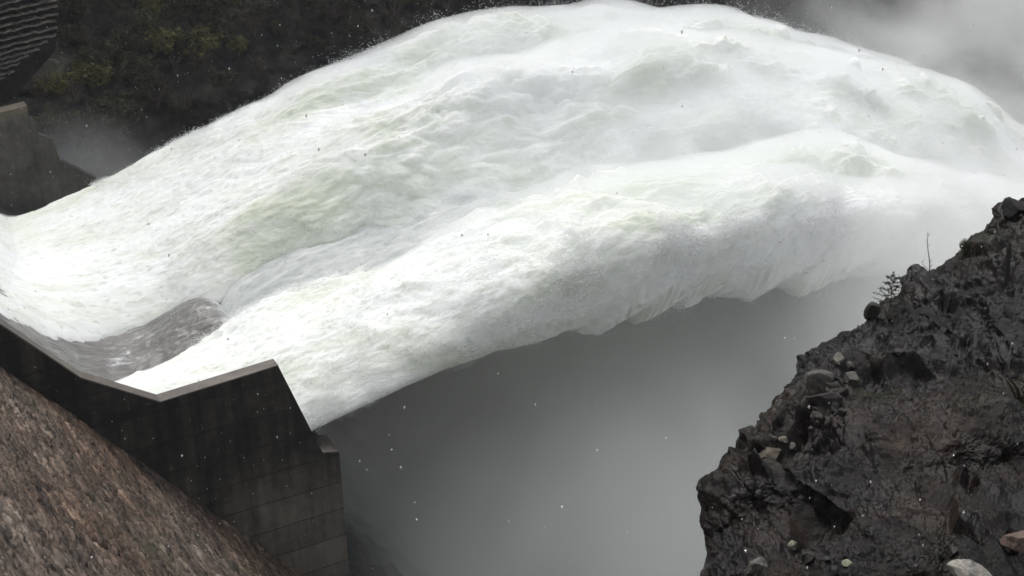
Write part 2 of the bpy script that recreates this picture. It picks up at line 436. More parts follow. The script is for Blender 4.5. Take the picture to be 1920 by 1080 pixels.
JF = jet('broad white far jet arching high against the dark hillside',
         ([-60, -12, -10, -6, -2, 1, 6, 13, 30, 60, 140], [12, 12, 13.4, 16.4, 17, 16.4, 13.8, 12, 10.5, 9, 7]), ([-60, 0, 30, 70, 140], [36, 36, 36.6, 37.5, 40]),
         ([-16, -8, 0, 6, 15, 40, 140], [2.4, 2.4, 3.0, 4.6, 5.6, 7, 12]), 51, 150, 560, None, ex_far)

# shallow grey water between the jets, running up the splitter and curling over
def gap_water():
    ss = np.linspace(-16, 1.6, 420); ww = np.linspace(5.5, 18.5, 240)
    S, L = np.meshgrid(ss, ww, indexing='ij')
    hump = 1.45 * np.exp(-(np.where(S < -1.6, (S + 1.6) / 3.2, (S + 1.6) / 1.7))**2) * np.exp(-((L - 14.6) / 2.7)**2)
    z = floor_z(S) + .28 + hump - 2.6 * sm(-.6, 1.4, S)
    z = z + .17 * fbm(S*.5 + .3*L, L*1.1, 0*S, 5, 90) + .09 * fbm(S*2, L*3, 0*S, 3, 91)
    t = NT('thin_water'); p = t.pos()
    g = t.n('NewGeometry'); r = t.n('VectorRotate', rotation_type='Z_AXIS', I={'Vector': g.outputs['Position'], 'Angle': -TH}).outputs[0]
    q = t.n('Mapping', I={'Vector': r, 'Scale': (.35, 1.2, 1)}).outputs[0]
    nz = t.noise(q, 1.1, 6, .62, 1.2)
    col = t.ramp(nz, [(.36, (.15, .145, .14)), (.56, (.21, .205, .20)), (.64, (.31, .31, .31)), (.70, (.72, .73, .73))])
    dd = t.n('VectorMath', operation='DOT_PRODUCT', I={0: t.n('VectorMath', operation='SUBTRACT', I={0: g.outputs['Position'], 1: tuple(O)}).outputs[0], 1: tuple(D)}).outputs['Value']
    wf = t.n('MapRange', interpolation_type='SMOOTHSTEP', I={'Value': t.math('ADD', dd, t.math('MULTIPLY', t.noise(q, 1.6, 5, .7), 2.4)), 'From Min': .0, 'From Max': 1.4, 'To Min': 0.0, 'To Max': .85}).outputs[0]
    col = t.mix(wf, col, (.78, .79, .78))
    m = t.bsdf(col, .3, t.bump(t.noise(q, 4, 4, .6), .6, .12), .4)
    P = swz(S, L, z); N = S.size; Pb = swz(S, L, z - .25)
    f = grid_faces(*S.shape)
    o = mesh_np('water', P, f, m, loc=swz(-4, 11, 0))
    tag(o, 'thin grey water on the chute floor between the two white jets, with a low hump', None, None, 'structure')
gap_water()
def curtain():
    ss = np.linspace(-.4, 60, 700); ww = np.linspace(8.5, 20, 150)
    S, L = np.meshgrid(ss, ww, indexing='ij')
    z = zmid(np.maximum(S, .01), L) - .25 - 1.8 * np.exp(-(S + .4) / .9) + .6 * fbm(S*.25, L*.35, 0*S, 4, 95) * sm(0, 6, S) + .12 * fbm(S*1.2, L*1.6, 0*S, 4, 96)
    t = NT('shaded_foam')
    g = t.n('NewGeometry'); r = t.n('VectorRotate', rotation_type='Z_AXIS', I={'Vector': g.outputs['Position'], 'Angle': -TH}).outputs[0]
    q = t.n('Mapping', I={'Vector': r, 'Scale': (.4, 1.2, 1)}).outputs[0]
    nz = t.noise(q, .8, 6, .6, .8)
    col = t.ramp(nz, [(.35, (.40, .43, .42)), (.6, (.56, .58, .57)), (.75, (.76, .78, .77))])  # foam greyed in its colour to give the valley its shade
    m = t.bsdf(col, .6, t.bump(t.noise(q, 5, 4, .6), .5, .1), .2)
    P = swz(S, L, z); Pb = swz(S, L, z - .8); N = S.size; n, k = S.shape; idx = np.arange(N).reshape(n, k); f1 = grid_faces(n, k)
    sides = [np.stack([e[:-1], e[1:], e[1:] + N, e[:-1] + N], -1) for e in (idx[0], idx[-1][::-1], idx[:, 0][::-1], idx[:, -1])]
    o = mesh_np('water', np.vstack([P.reshape(-1, 3), Pb.reshape(-1, 3)]), np.vstack([f1, f1[:, ::-1] + N] + sides), m, loc=swz(4, 13, 0))
    tag(o, 'sheet of water filling the valley between the two jets, its shade painted in grey', None, None, 'structure')
curtain()

# ------------------------------------------------------------------ spray: droplets torn off the jets
def droplets(name, pts, size, mat, label, stretch=None, cat=None):
    n = len(pts); rs = np.random.RandomState(3)
    base = np.array([[1, 1, 1], [-1, -1, 1], [-1, 1, -1], [1, -1, -1]], float) / 1.732
    ax = rs.normal(size=(n, 3)); ax /= np.linalg.norm(ax, axis=1)[:, None]; an = rs.uniform(0, 6.28, n)
    v = base[None] * np.ones((n, 1, 1)); k = ax[:, None, :]
    ca, sa = np.cos(an)[:, None, None], np.sin(an)[:, None, None]
    v = v * ca + np.cross(np.broadcast_to(k, v.shape), v) * sa + k * np.sum(k * v, -1, keepdims=True) * (1 - ca)
    v = v * size[:, None, None]
    if stretch is not None:
        dv, amt = stretch; pr = np.sum(v * dv, -1, keepdims=True); v = v + dv * pr * (amt - 1)
    V = (pts[:, None, :] + v).reshape(-1, 3)
    f = np.array([[0, 1, 2], [0, 3, 1], [0, 2, 3], [1, 3, 2]]); Fc = (f[None] + 4 * np.arange(n)[:, None, None]).reshape(-1, 3)
    o = mesh_np(name, V, Fc, mat, smooth=False, loc=pts.mean(0)); tag(o, label, cat, None, 'stuff'); return o
def spray_from(J, n, seed, s0, s1, push, rimonly=False):
    P, N, S, Cc, Tp = J; rs = np.random.RandomState(seed)
    ok = (S > s0) & (S < s1)
    clump = fbm(S * .45, P[..., 1] * .3, P[..., 2] * .5, 3, seed)
    wgt = ok * (np.clip(clump + .12, 0, 1) ** 1.5) * ((np.abs(Cc) ** 6) if rimonly else (.25 + np.abs(Cc) ** 4))
    wgt = wgt * (1 + S * .02) * np.where(Tp > 0, 1, .5)
    pr = (wgt / wgt.sum()).ravel(); idx = rs.choice(pr.size, n, p=pr)
    p = P.reshape(-1, 3)[idx]; nn = N.reshape(-1, 3)[idx]; s = S.ravel()[idx]
    dist = rs.exponential(1, n) * push * (.12 + .88 * sm(0, 40, s))
    drift = D * -1.0 + Z * .15
    p = p + nn * dist[:, None] + drift * (dist * rs.uniform(0, 1.6, n))[:, None] + rs.normal(size=(n, 3)) * .08 * (1 + s[:, None] * .02)
    size = rs.uniform(.008, .022, n) * (1 + .014 * np.maximum(s, 0))
    return p, size
def veil(J, label, dens, seed):
    P, N, S, Cc, Tp = J
    a, b = slice(60, None, 6), slice(None, None, 4)
    P, N, S, Cc, Tp = P[a, b], N[a, b], S[a, b], Cc[a, b], Tp[a, b]
    K = np.ones(5) / 5
    off = (.04 + 1.1 * sm(-2, 40, S)) * (1 + 1.3 * fbm(S*.22, P[..., 1]*.2, P[..., 2]*.3, 3, seed)) + .5 * np.abs(Cc)**8 * sm(0, 25, S)
    off = np.maximum(off, .02 + .15 * sm(-2, 20, S))
    if seed == 31: off = off * (1 - .6 * np.maximum(sm(.6, .9, Cc), (Tp < 0) * 1.0))
    Pn = P + N * off[..., None] - D * (off * .8)[..., None]
    for _ in range(3): Pn[1:-1] = (Pn[:-2] + Pn[2:] + Pn[1:-1] * 2) / 4; Pn = (np.roll(Pn, 1, 1) + np.roll(Pn, -1, 1) + 2 * Pn) / 4
    n, m = Pn.shape[:2]; V = Pn.reshape(-1, 3); V = np.vstack([V, Pn[0].mean(0), Pn[-1].mean(0)])
    me_f = grid_faces(n, m, True)
    j = np.arange(m); c0 = np.stack([j, (j+1) % m, np.full(m, n*m), np.full(m, n*m)], -1)
    t = NT('spray_veil'); v = t.n('VolumePrincipled', I={'Color': (.97, .98, .985, 1), 'Density': dens}); t.t.links.new(v.outputs[0], t.out.inputs['Volume'])
    fs = me_f.tolist() + [[(k+1) % m, k, n*m] for k in range(m)] + [[(n-1)*m + k, (n-1)*m + (k+1) % m, n*m + 1] for k in range(m)]
    o = mesh_poly('spray', V, fs, t.m, loc=swz(0, 10, 0), smooth=True); tag(o, label, None, None, 'stuff')
veil(JN, 'soft spray veil around the near jet', .46, 31)
veil(JF, 'soft spray veil around the far jet', .46, 32)
t = NT('droplet'); MAT_DROP = t.bsdf((.86, .87, .87), .6, None, .2)
pp, sz = [], []
for J, n, sd in ((JN, 260000, 5), (JF, 320000, 6)):
    p, s_ = spray_from(J, n, sd, -3, 125, .40); pp.append(p); sz.append(s_)
    p, s_ = spray_from(J, n // 2, sd + 20, 2, 125, .35, True); pp.append(p); sz.append(s_)
droplets('spray', np.vstack(pp), np.concatenate(sz), MAT_DROP, 'fine white spray torn off the edges of both jets', (D, 2.2))

# ------------------------------------------------------------------ dam face below the wall
SLOPE = R(52.4)
VD = D * math.cos(SLOPE) - Z * math.sin(SLOPE)
NV = D * math.sin(SLOPE) + Z * math.cos(SLOPE)
def dam_face():
    Q0 = swz(-12.08, 0, 7.24)
    nu, nv = 1250, 900
    u = np.linspace(-6, 24, nu)                           # down the slope
    v = -np.cumsum(np.linspace(.014, .046, nv)); v = v / v[-1] * -27.0 + 0.02
    U, Vv = np.meshgrid(u, v, indexing='ij')
    b = R(-68); q1 = U*math.cos(b) + Vv*math.sin(b); q2 = -U*math.sin(b) + Vv*math.cos(b)
    w1 = fbm(q1*.25, q2*.8, 0*U, 3, 40) * .8
    f1, f2, idv = cell(q1*1.5 + w1, q2*5.2 + w1, 0*U + .5, 41)
    g1, g2, id2 = cell(q1*4.5 + w1, q2*12, 0*U + .5, 42)
    h = np.clip(f2 - f1, 0, .35) * .15 + (idv - .5) * .10 + np.clip(g2 - g1, 0, .3) * .07 + (id2 - .5) * .04
    h += fbm(q1*.15, q2*.4, 0*U, 4, 43) * .30 + fbm(q1*5, q2*10, 0*U, 3, 44, .6) * .05
    h *= sm(0.0, .5, -Vv) * .55 + .45
    P = Q0 + U[..., None]*VD + Vv[..., None]*W + NV*(h - .12)[..., None]
    t = NT('masonry'); g = t.n('NewGeometry')
    # rotate world position into the face: x along the courses
    def dot(vec):
        return t.n('VectorMath', operation='DOT_PRODUCT', I={0: g.outputs['Position'], 1: tuple(vec)}).outputs['Value']
    e1 = VD*math.cos(b) + W*math.sin(b); e2 = -VD*math.sin(b) + W*math.cos(b)
    cx = t.n('CombineXYZ', I={'X': dot(e1), 'Y': dot(e2)}).outputs[0]
    q = t.n('Mapping', I={'Vector': cx, 'Scale': (.24, 1.2, 1)}).outputs[0]
    n1 = t.noise(q, .6, 5, .6, .4); n2 = t.noise(q, 4.5, 5, .65, .5); n3 = t.noise(t.pos(), .12, 3, .5)
    vc = t.vor(q, 6.5, 'F1', 'Color'); vb = t.n('RGBToBW', I={'Color': vc}).outputs[0]
    f = t.math('ADD', t.math('MULTIPLY', n1, .35), t.math('ADD', t.math('MULTIPLY', n2, .40), t.math('MULTIPLY', vb, .25)))
    col = t.ramp(f, [(.36, (.010, .0075, .0055)), (.44, (.038, .029, .023)), (.52, (.078, .061, .050)), (.60, (.13, .105, .088)), (.70, (.30, .26, .22))])
    col = t.mix(t.ramp(n3, [(.45, 0.), (.6, .6)]), col, t.mix(1.0, col, (1.15, .88, .70), 'MULTIPLY'))
    col = t.mix(t.ramp(t.noise(t.pos(), .45, 4, .6), [(.55, 0.), (.68, .35)]), col, (.05, .055, .03))
    col = t.mix(1.0, col, (.98, .93, .88), 'MULTIPLY')
    m = t.bsdf(col, .62, t.bump(n2, .6, .05), .25)
    o = mesh_np('stone_slope', P, grid_faces(nu, nv), m, loc=Q0)
    tag(o, 'sloping brown rough stone dam face below the dark concrete wall', 'dam face')
dam_face()

# ------------------------------------------------------------------ far bank, pool
def hill():
    ss = np.concatenate([np.linspace(-70, 90, 640), np.linspace(90.5, 420, 300)]); hh = np.concatenate([np.linspace(-36, 50, 420), np.linspace(51, 150, 60)])
    S, Hh = np.meshgrid(ss, hh, indexing='ij')
    w = 44 + np.maximum(Hh + 6, -30) * .62 + 8 * sm(90, 260, S) - 0
    w = w + fbm(S*.03, Hh*.04, 0*S, 4, 60) * 9 + fbm(S*.14, Hh*.18, 0*S, 5, 61, .6, 2) * 2.6 + fbm(S*.7, Hh*.8, 0*S, 4, 62, .6) * .9
    w = np.where(S < 3, np.maximum(w, 45.5 + .55 * np.maximum(Hh - 5, 0)), w)
    P = swz(S, w, Hh)
    t = NT('hill'); p = t.pos()
    n1 = t.noise(p, .09, 6, .65, .6); n2 = t.noise(p, .7, 6, .7, .5); n3 = t.noise(p, .2, 4, .6)
    f = t.math('ADD', t.math('MULTIPLY', n1, .5), t.math('MULTIPLY', n2, .5))
    col = t.ramp(f, [(.40, (.003, .003, .004)), (.49, (.014, .0135, .012)), (.56, (.045, .042, .028)), (.64, (.13, .125, .10))])
    col = t.mix(t.ramp(n3, [(.50, 0.), (.62, .55)]), col, (.030, .022, .018))
    m = t.bsdf(col, .8, t.bump(n2, .8, .5), .2)
    o = mesh_np('hillside', P, grid_faces(*S.shape), m, loc=swz(0, 44, 0)); tag(o, None, None, None, 'structure')
hill()
def unseen_bank():  # unseen slope added behind the camera to cut and bounce the sky light
    a = np.linspace(-160, 200, 240); h = np.linspace(-62, 22, 110)
    X, Hh = np.meshgrid(a, h, indexing='ij')
    y = -7 - .75 * np.abs(Hh - 0) * np.where(Hh > 0, 1, -.30) + fbm(X*.05, Hh*.05, 0*X, 4, 66) * 5 - .0 * X
    y = np.minimum(y, -4.5 + .0*X)
    P = np.stack([X, y, CAMZ + Hh], -1)
    t = NT('unseen_bank'); p = t.pos(); n = t.noise(p, .5, 6, .7)
    m = t.bsdf(t.ramp(n, [(.4, (.06, .06, .055)), (.65, (.20, .19, .17))]), .85, t.bump(n, .7, .3), .2)
    o = mesh_np('hillside', P, grid_faces(*X.shape), m, loc=(0, -8, CAMZ)); tag(o, None, None, None, 'structure')
unseen_bank()
def pool():
    t = NT('pool'); p = t.pos()
    n1 = t.noise(p, .05, 5, .6, .5)
    col = t.ramp(n1, [(.4, (.30, .32, .31)), (.6, (.62, .64, .63))])
    m = t.bsdf(col, .35, t.bump(t.noise(p, .8, 6, .6), .6, .4), .4)
    g = np.linspace(-1, 1, 60); g = np.sign(g) * np.abs(g)**1.6 * 900
    X, Y = np.meshgrid(g + 60, g + 100, indexing='ij'); P = np.stack([X, Y, .4 * fbm(X*.1, Y*.1, 0*X, 3, 5)], -1)
    o = mesh_np('water', P, grid_faces(*X.shape)[:, ::-1], m); tag(o, 'murky plunge pool far below the jets', None, None, 'structure')
pool()

# ------------------------------------------------------------------ foreground rock
RX = np.array([1322, 1330, 1325, 1312, 1316, 1332, 1345, 1372, 1390, 1386, 1408, 1440, 1470, 1500, 1530, 1578, 1612, 1640, 1660, 1688, 1694, 1706, 1750, 1760, 1800, 1816, 1858, 1866, 1884, 1920, 1990, 2100])
RY = np.array([1120, 1040, 1000, 950, 912, 892, 884, 850, 838, 806, 798, 765, 720, 676, 650, 610, 598, 585, 575, 560, 525, 508, 503, 490, 455, 436, 412, 392, 382, 364, 330, 280])
def rock():
    arc = np.concatenate([[0], np.cumsum(np.hypot(np.diff(RX), np.diff(RY)))]); arc /= arc[-1]
    na, nb0, nb = 950, 110, 800
    a = np.linspace(0, 1, na)
    sx, sy = np.interp(a, arc, RX), np.interp(a, arc, RY)
    k = np.ones(5) / 5.; sx = np.convolve(np.pad(sx, 2, 'edge'), k, 'valid'); sy = np.convolve(np.pad(sy, 2, 'edge'), k, 'valid')
    depth = 14.5 + 9.5 * a
    # inner end curve, along the right and lower frame border
    ix = np.interp(a, [0, .35, .7, 1], [1600, 2050, 2160, 2180]); iy = np.interp(a, [0, .35, .7, 1], [1250, 1230, 900, 520])
    idep = np.interp(a, [0, .35, .7, 1], [10.5, 8.8, 12.5, 21])
    b = np.linspace(0, 1, nb) ** 1.15
    A, B = np.meshgrid(a, b, indexing='ij')
    X = sx[:, None] * (1 - B) + ix[:, None] * B; Y = sy[:, None] * (1 - B) + iy[:, None] * B
    Dp = depth[:, None] * (1 - B) + idep[:, None] * B
    Dp = Dp - 1.9 * np.sqrt(np.clip(B * 2.2, 0, 1)) * (1 - B)          # turns away towards the silhouette
    # broad ledges and hollows
    Dp = Dp + 1.1 * np.exp(-(((X - 1440) / 120)**2 + ((Y - 985) / 60)**2)) + .9 * np.exp(-(((X - 1850) / 130)**2 + ((Y - 900) / 60)**2)) + .5 * np.exp(-(((X - 1840) / 90)**2 + ((Y - 640) / 55)**2))
    P1 = at(X, Y, Dp)
    bb = np.linspace(1, 0, nb0, endpoint=False) ** 1.3
    back = FW * 3.6 + np.array([1.5, 0, -1.3])
    P0 = at(sx, sy, depth)[:, None, :] + back * bb[None, :, None]
    P = np.concatenate([P0, P1], 1)
    N = grid_normals(P); s = np.sum(N * (CAM - P), -1)
    N = np.where((s.mean() < 0), -N, N)
    # smooth normals
    for _ in range(60):
        N[1:-1, 1:-1] = (N[:-2, 1:-1] + N[2:, 1:-1] + N[1:-1, :-2] + N[1:-1, 2:] + N[1:-1, 1:-1]) / 5
    N /= np.linalg.norm(N, axis=-1, keepdims=True)
    x, y, z = P[..., 0], P[..., 1], P[..., 2]
    wv = fbm(x*.5, y*.5, z*.5, 3, 70) * .9
    c1, c2, ci = cell(x*.75 + wv, y*.75, z*1.1 - wv, 71)
    e1, e2, ei = cell(x*2.3 + wv, y*2.3 + wv, z*3.0, 72)
    k1, k2, ki = cell(x*7 + wv*2, y*7, z*8, 73)
    edge = 1 - sm(0.03, .45, np.concatenate([np.zeros((na, nb0)), B], 1))   # blocky broken rock along the silhouette
    wv2 = fbm(x*2, y*2, z*2, 3, 79) * .35
    smooth_ = sm(-.15, .2, fbm(x*.45, y*.45, z*.6, 2, 78)) * (1 - edge)
    h = facets(x*.55 + wv*.3, y*.55 + wv*.3, z*.8 - wv*.3, 71) * .50
    h += facets(x*1.5 + wv2*.4, y*1.5 - wv2*.4, z*2.0 + wv2*.4, 72) * .15 * (1 - .5 * smooth_)
    h += facets(x*4.6 + wv2*.6, y*4.6, z*5.5, 73) * (.045 + .02 * edge) * (1 - .6 * smooth_)
    h += fbm(x*.8, y*.8, z*1.1, 4, 74, .5) * .46 + fbm(x*7, y*7, z*10, 4, 75, .65) * .05 + fbm(x*16, y*16, z*22, 3, 76, .6, 1) * .022 * smooth_
    h = (h - h.mean() - .03) * np.concatenate([np.full((na, nb0), .75), .75 + .25 * sm(0, .15, B)], 1)
    P = P + N * h[..., None]
    t = NT('rock'); p = t.pos()
    n1 = t.noise(p, .8, 6, .65, .5); n2 = t.noise(p, 7, 6, .7, .3); n3 = t.noise(p, 26, 4, .7); big = t.noise(p, .33, 3, .5, .4); big2 = t.noise(p, .45, 3, .5, .5)
    f = t.math('ADD', t.math('MULTIPLY', n1, .4), t.math('ADD', t.math('MULTIPLY', n2, .35), t.math('MULTIPLY', n3, .25)))
    dark = t.ramp(f, [(.40, (.001, .0008, .001)), (.50, (.0036, .003, .0038)), (.58, (.009, .008, .0098)), (.68, (.028, .025, .029))])
    brown = t.ramp(f, [(.42, (.0015, .001, .0006)), (.49, (.014, .0085, .0050)), (.56, (.050, .033, .021)), (.66, (.15, .125, .095))])
    # pale broken stone on the outer shoulder, by world place
    dist = t.n('VectorMath', operation='DISTANCE', I={0: t.n('NewGeometry').outputs['Position'], 1: tuple(at(1560, 760, 15.6))}).outputs['Value']
    sh = t.math('SUBTRACT', t.math('ADD', t.ramp(dist, [(0, 0.), (1, 1.)]), 0), 0)
    rad = t.n('MapRange', interpolation_type='SMOOTHSTEP', I={'Value': dist, 'From Min': .6, 'From Max': 3.2, 'To Min': 1.0, 'To Max': 0.0}).outputs[0]
    msk = t.ramp(t.math('ADD', t.math('MULTIPLY', rad, .35), t.math('MULTIPLY', big, .8)), [(.41, 0.), (.52, 1.)])
    col = t.mix(msk, dark, brown)
    col = t.mix(t.ramp(big2, [(.50, 0.), (.62, .6)]), col, t.ramp(f, [(.44, (.003, .0024, .0032)), (.53, (.012, .0100, .0125)), (.64, (.042, .036, .042))]))
    moss = t.ramp(t.math('ADD', t.math('MULTIPLY', t.noise(p, .55, 3, .5), .7), t.math('MULTIPLY', n2, .3)), [(.56, 0.), (.64, .8)])
    col = t.mix(moss, col, t.ramp(n3, [(.4, (.010, .014, .004)), (.6, (.04, .045, .012))]))
    spk = t.ramp(t.vor(p, 9, 'F1', 'Distance'), [(.05, 1.), (.11, 0.)])
    col = t.mix(t.math('MULTIPLY', spk, .5), col, (.16, .15, .13))
    hb = t.math('ADD', t.math('MULTIPLY', n2, .7), t.math('MULTIPLY', n3, .5))
    rg = t.ramp(t.noise(p, 1.3, 4, .6), [(.4, .24), (.6, .65)])
    col = t.mix(1.0, col, (.46, .45, .46), 'MULTIPLY')
    m = t.bsdf(col, rg, t.bump(hb, .7, .04), .22)
    o = mesh_np('rock', P, grid_faces(na, nb0 + nb), m, loc=at(1600, 900, 13)); tag(o, 'dark wet jagged rock outcrop in the right foreground with pale broken stone on its shoulder', 'rock')
    return P, nb0, a, sx, sy
ROCK = rock()

# ------------------------------------------------------------------ rock apron under the lip
def apron():
    S, L = np.meshgrid(np.linspace(.5, 26, 260), np.linspace(-14, 40, 420), indexing='ij')
    z = -7.4 - 1.25 * (S - .6) + fbm(S*.2, L*.2, 0*S, 5, 80, .55, 2) * 2.2 * sm(.5, 4, S) + fbm(S*1.1, L*1.1, 0*S, 4, 81) * .5
    t = NT('apron_rock'); p = t.pos(); n = t.noise(p, .6, 6, .7)
    m = t.bsdf(t.ramp(n, [(.4, (.006, .006, .007)), (.65, (.03, .028, .028))]), .6, t.bump(n, .6, .2), .3)
    o = mesh_np('terrain', swz(S, L, z), grid_faces(*S.shape), m, loc=swz(2, 0, -10)); tag(o, None, None, None, 'structure')
apron()

# ------------------------------------------------------------------ far bank: timber cribbing, shrubs, snags
def crib():
    root = empty('crib_wall', swz(-8, 50, 24)); tag(root, 'stepped retaining wall of long thin dark courses high on the far bank', 'retaining wall')
    L0 = swz(-8, 50, 24)
    rs = np.random.RandomState(4)
    t = NT('crib_beam'); p = t.pos(); n = t.noise(t.pos(rot=(0, 0, -TH), scale=(.4, 1, 3)), 3, 5, .6)
    mb = t.bsdf(t.ramp(n, [(.35, (.06, .052, .045)), (.65, (.20, .18, .155))]), .8, t.bump(n, .5, .05), .2)
    t = NT('crib_fill'); p = t.pos(); n = t.noise(p, 1.5, 5, .7)
    mf = t.bsdf(t.ramp(n, [(.4, (.004, .004, .004)), (.7, (.024, .021, .019))]), .9, t.bump(n, .8, .15), .2)
    def pt(x, y, lean=0.0):
        s_, z_ = on_lane(x, y, 46.0); return s_, z_
    for k in range(17):
        y0 = -46 + k * 13.4
        x1 = 108 - max(0, k - 10) * 17 + rs.uniform(-4, 4)
        sa, za = pt(-260, y0 + 62); sb, zb = pt(x1, y0 - 22)
        # a course: many short blocks' worth of irregular edge in one beam mesh
        m_ = 160; ss = np.linspace(sa, sb, m_)
        zz = np.full(m_, (za + zb) / 2 if False else np.nan)
        zz = np.interp(ss, [sa, sb], [za, zb]) + np.convolve(rs.normal(0, .06, m_ + 4), np.ones(5) / 5, 'valid')
        wv = 46.0 - .2 + np.convolve(rs.normal(0, .09, m_ + 4), np.ones(5) / 5, 'valid')
        th = .10 + np.abs(np.convolve(rs.normal(0, .08, m_ + 4), np.ones(5) / 5, 'valid'))
        ring = [swz(ss, wv, zz), swz(ss, wv + 1.0, zz), swz(ss, wv + 1.0, zz + th), swz(ss, wv, zz + th)]
        P = np.stack(ring, 1); V = P.reshape(-1, 3); f = grid_faces(m_, 4, True)
        f = np.vstack([f, [[0, 3, 2, 1]], [[(m_-1)*4 + q for q in (0, 1, 2, 3)]]])
        mesh_np('beam', V, f, mb, root, smooth=False, loc=L0)
    pl = [(-260, -60), (112, -60), (104, 95), (20, 190), (-40, 215), (-260, 290)]
    poly = np.array([swz(*(lambda q: (q[0], 46.35, q[1]))(on_lane(x, y, 46.35))) for x, y in pl])
    V, Fs = prism(poly, W * 1.2)
    mesh_poly('backing', V, Fs, mf, root, loc=L0)
crib()

def leafcloud(n, rx, rz, leaf, seed):
    rs = np.random.RandomState(seed)
    d = rs.normal(size=(n, 3)); d /= np.linalg.norm(d, axis=1)[:, None]
    rad = rs.uniform(.25, 1, n) ** .6
    lump = 1 + .55 * noise(d[:, 0]*2.2, d[:, 1]*2.2, d[:, 2]*2.2, seed)
    c = d * (rad * lump)[:, None] * np.array([rx, rx, rz]) + np.array([0, 0, rz * .8])
    keep = noise(c[:, 0]*2.2/rx, c[:, 1]*2.2/rx, c[:, 2]*2.2/rz, seed + 3) > -.12; c = c[keep]; n = len(c)
    a = rs.normal(size=(n, 3)); a /= np.linalg.norm(a, axis=1)[:, None]; b = rs.normal(size=(n, 3)); b = np.cross(a, b); b /= np.linalg.norm(b, axis=1)[:, None]
    sz = leaf * rs.uniform(.5, 1.3, n)[:, None]
    V = np.stack([c - a*sz, c + b*sz*.45, c + a*sz, c - b*sz*.45], 1).reshape(-1, 3)
    return V, np.arange(4*n).reshape(-1, 4)
def shrub_mat(name, a, b):
    t = NT(name); p = t.pos(); n = t.noise(p, 2.2, 4, .6)
    return t.bsdf(t.ramp(n, [(.35, a), (.65, b)]), .75, None, .15)
M_TWIG = None
def twig_mat():
    t = NT('twig_bark'); p = t.pos(); n = t.noise(p, 12, 4, .6)
    return t.bsdf(t.ramp(n, [(.35, (.03, .024, .018)), (.65, (.10, .085, .07))]), .85, None, .2)
M_TWIG = twig_mat()
def branches(h, n, spread, seed, r0):
    rs = np.random.RandomState(seed); paths = []
    for k in range(n):
        a = rs.uniform(0, 6.28); sp = spread * rs.uniform(.3, 1); hh = h * rs.uniform(.6, 1)
        u = np.linspace(0, 1, 7)
        P = np.stack([math.cos(a) * sp * u**1.3, math.sin(a) * sp * u**1.3, hh * u], 1) + np.cumsum(rs.normal(0, .025 * h, (7, 3)), 0) * u[:, None]
        paths.append((P, r0 * (1 - .8 * u) * rs.uniform(.5, 1)))
        for q in range(3):
            i = rs.randint(2, 5); b = a + rs.uniform(-1.2, 1.2); l = h * rs.uniform(.15, .35); u2 = np.linspace(0, 1, 4)
            P2 = P[i] + np.stack([math.cos(b) * l * u2, math.sin(b) * l * u2, l * .9 * u2], 1); paths.append((P2, r0 * .4 * (1 - .8 * u2)))
    return tube_parts(paths, 4)
shr = []
for k, (nm, a, b, lab) in enumerate([('olive', (.018, .022, .010), (.085, .088, .045), 'olive green shrub clinging to the dark far bank'),
                                     ('moss', (.06, .055, .02), (.19, .17, .06), 'yellowish mossy shrub on the dark far bank'),
                                     ('brown', (.04, .03, .022), (.13, .10, .08), 'leafless brown bush on the dark far bank')]):
    o = empty('shrub', swz(0, 46, 10)); tag(o, lab, 'shrub', lab.split(' ')[0] + ' shrubs on the far bank')
    if k < 2: V, Fc = leafcloud(2600, 1.5, 1.1, .16, 200 + k); mesh_np('foliage', V, Fc, shrub_mat('leaf_' + nm, a, b), o, smooth=False)
    V, Fc = branches(2.0 if k < 2 else 2.8, 8 if k < 2 else 26, 1.0 if k < 2 else 1.6, 210 + k, .06); mesh_np('stem', V, Fc, M_TWIG if k < 2 else shrub_mat('twig_' + nm, a, b), o)
    shr.append(o)
hill_o = bpy.data.objects['hillside']
hv = np.empty(len(hill_o.data.vertices) * 3, np.float32); hill_o.data.vertices.foreach_get('co', hv); hv = hv.reshape(-1, 3) + np.array(hill_o.location)
def project(P):
    q = P - CAM; f = q @ FW; return 960 + F * (q @ RT) / f, 540 - F * (q @ UP) / f, f
hx, hy, hf = project(hv)
def hill_at(x, y):
    m = (np.abs(hx - x) < 14) & (np.abs(hy - y) < 14); 
    if not m.any(): return None
    i = np.where(m)[0]; return hv[i[np.argmin(hf[i])]]
rs = np.random.RandomState(12); used = set()
spots = []
for q in range(400):
    x = rs.uniform(70, 1000); ymax = np.interp(x, [70, 180, 400, 540, 800, 1000], [330, 290, 170, 100, 20, 5]); y = rs.uniform(-30, ymax)
    if x < 130 and y < 160: continue
    if any((x-a)**2 + (y-b)**2 < 30**2 for a, b, _ in spots): continue
    if noise(x*.012, y*.02, .5, 8) < -.05 and rs.rand() < .7: continue
    kk = 0 if rs.rand() < .5 else (1 if (rs.rand() < .35 and x < 480) else 2)
    spots.append((x, y, kk))
    if len(spots) >= 90: break
spots[:0] = [(165, 128, 1), (190, 120, 1), (100, 215, 1), (150, 225, 0), (230, 235, 2), (345, 75, 1), (205, 115, 2)]
for x, y, kk in spots:
    p = hill_at(x, y)
    if p is None: continue
    src = shr[kk]
    if kk not in used: root = src; used.add(kk)
    else:
        root = src.copy(); C.objects.link(root)
        for ch in [c for c in bpy.data.objects if c.parent == src]:
            c2 = ch.copy(); C.objects.link(c2); c2.parent = root
    root.location = Vector([float(v) for v in p]) + Vector((0, 0, -.4)); sc_ = rs.uniform(.55, 1.25); root.scale = (sc_, sc_, sc_ * rs.uniform(.7, 1.1)); root.rotation_euler = (R(15), rs.uniform(-.2, .2), rs.uniform(0, 6.28))

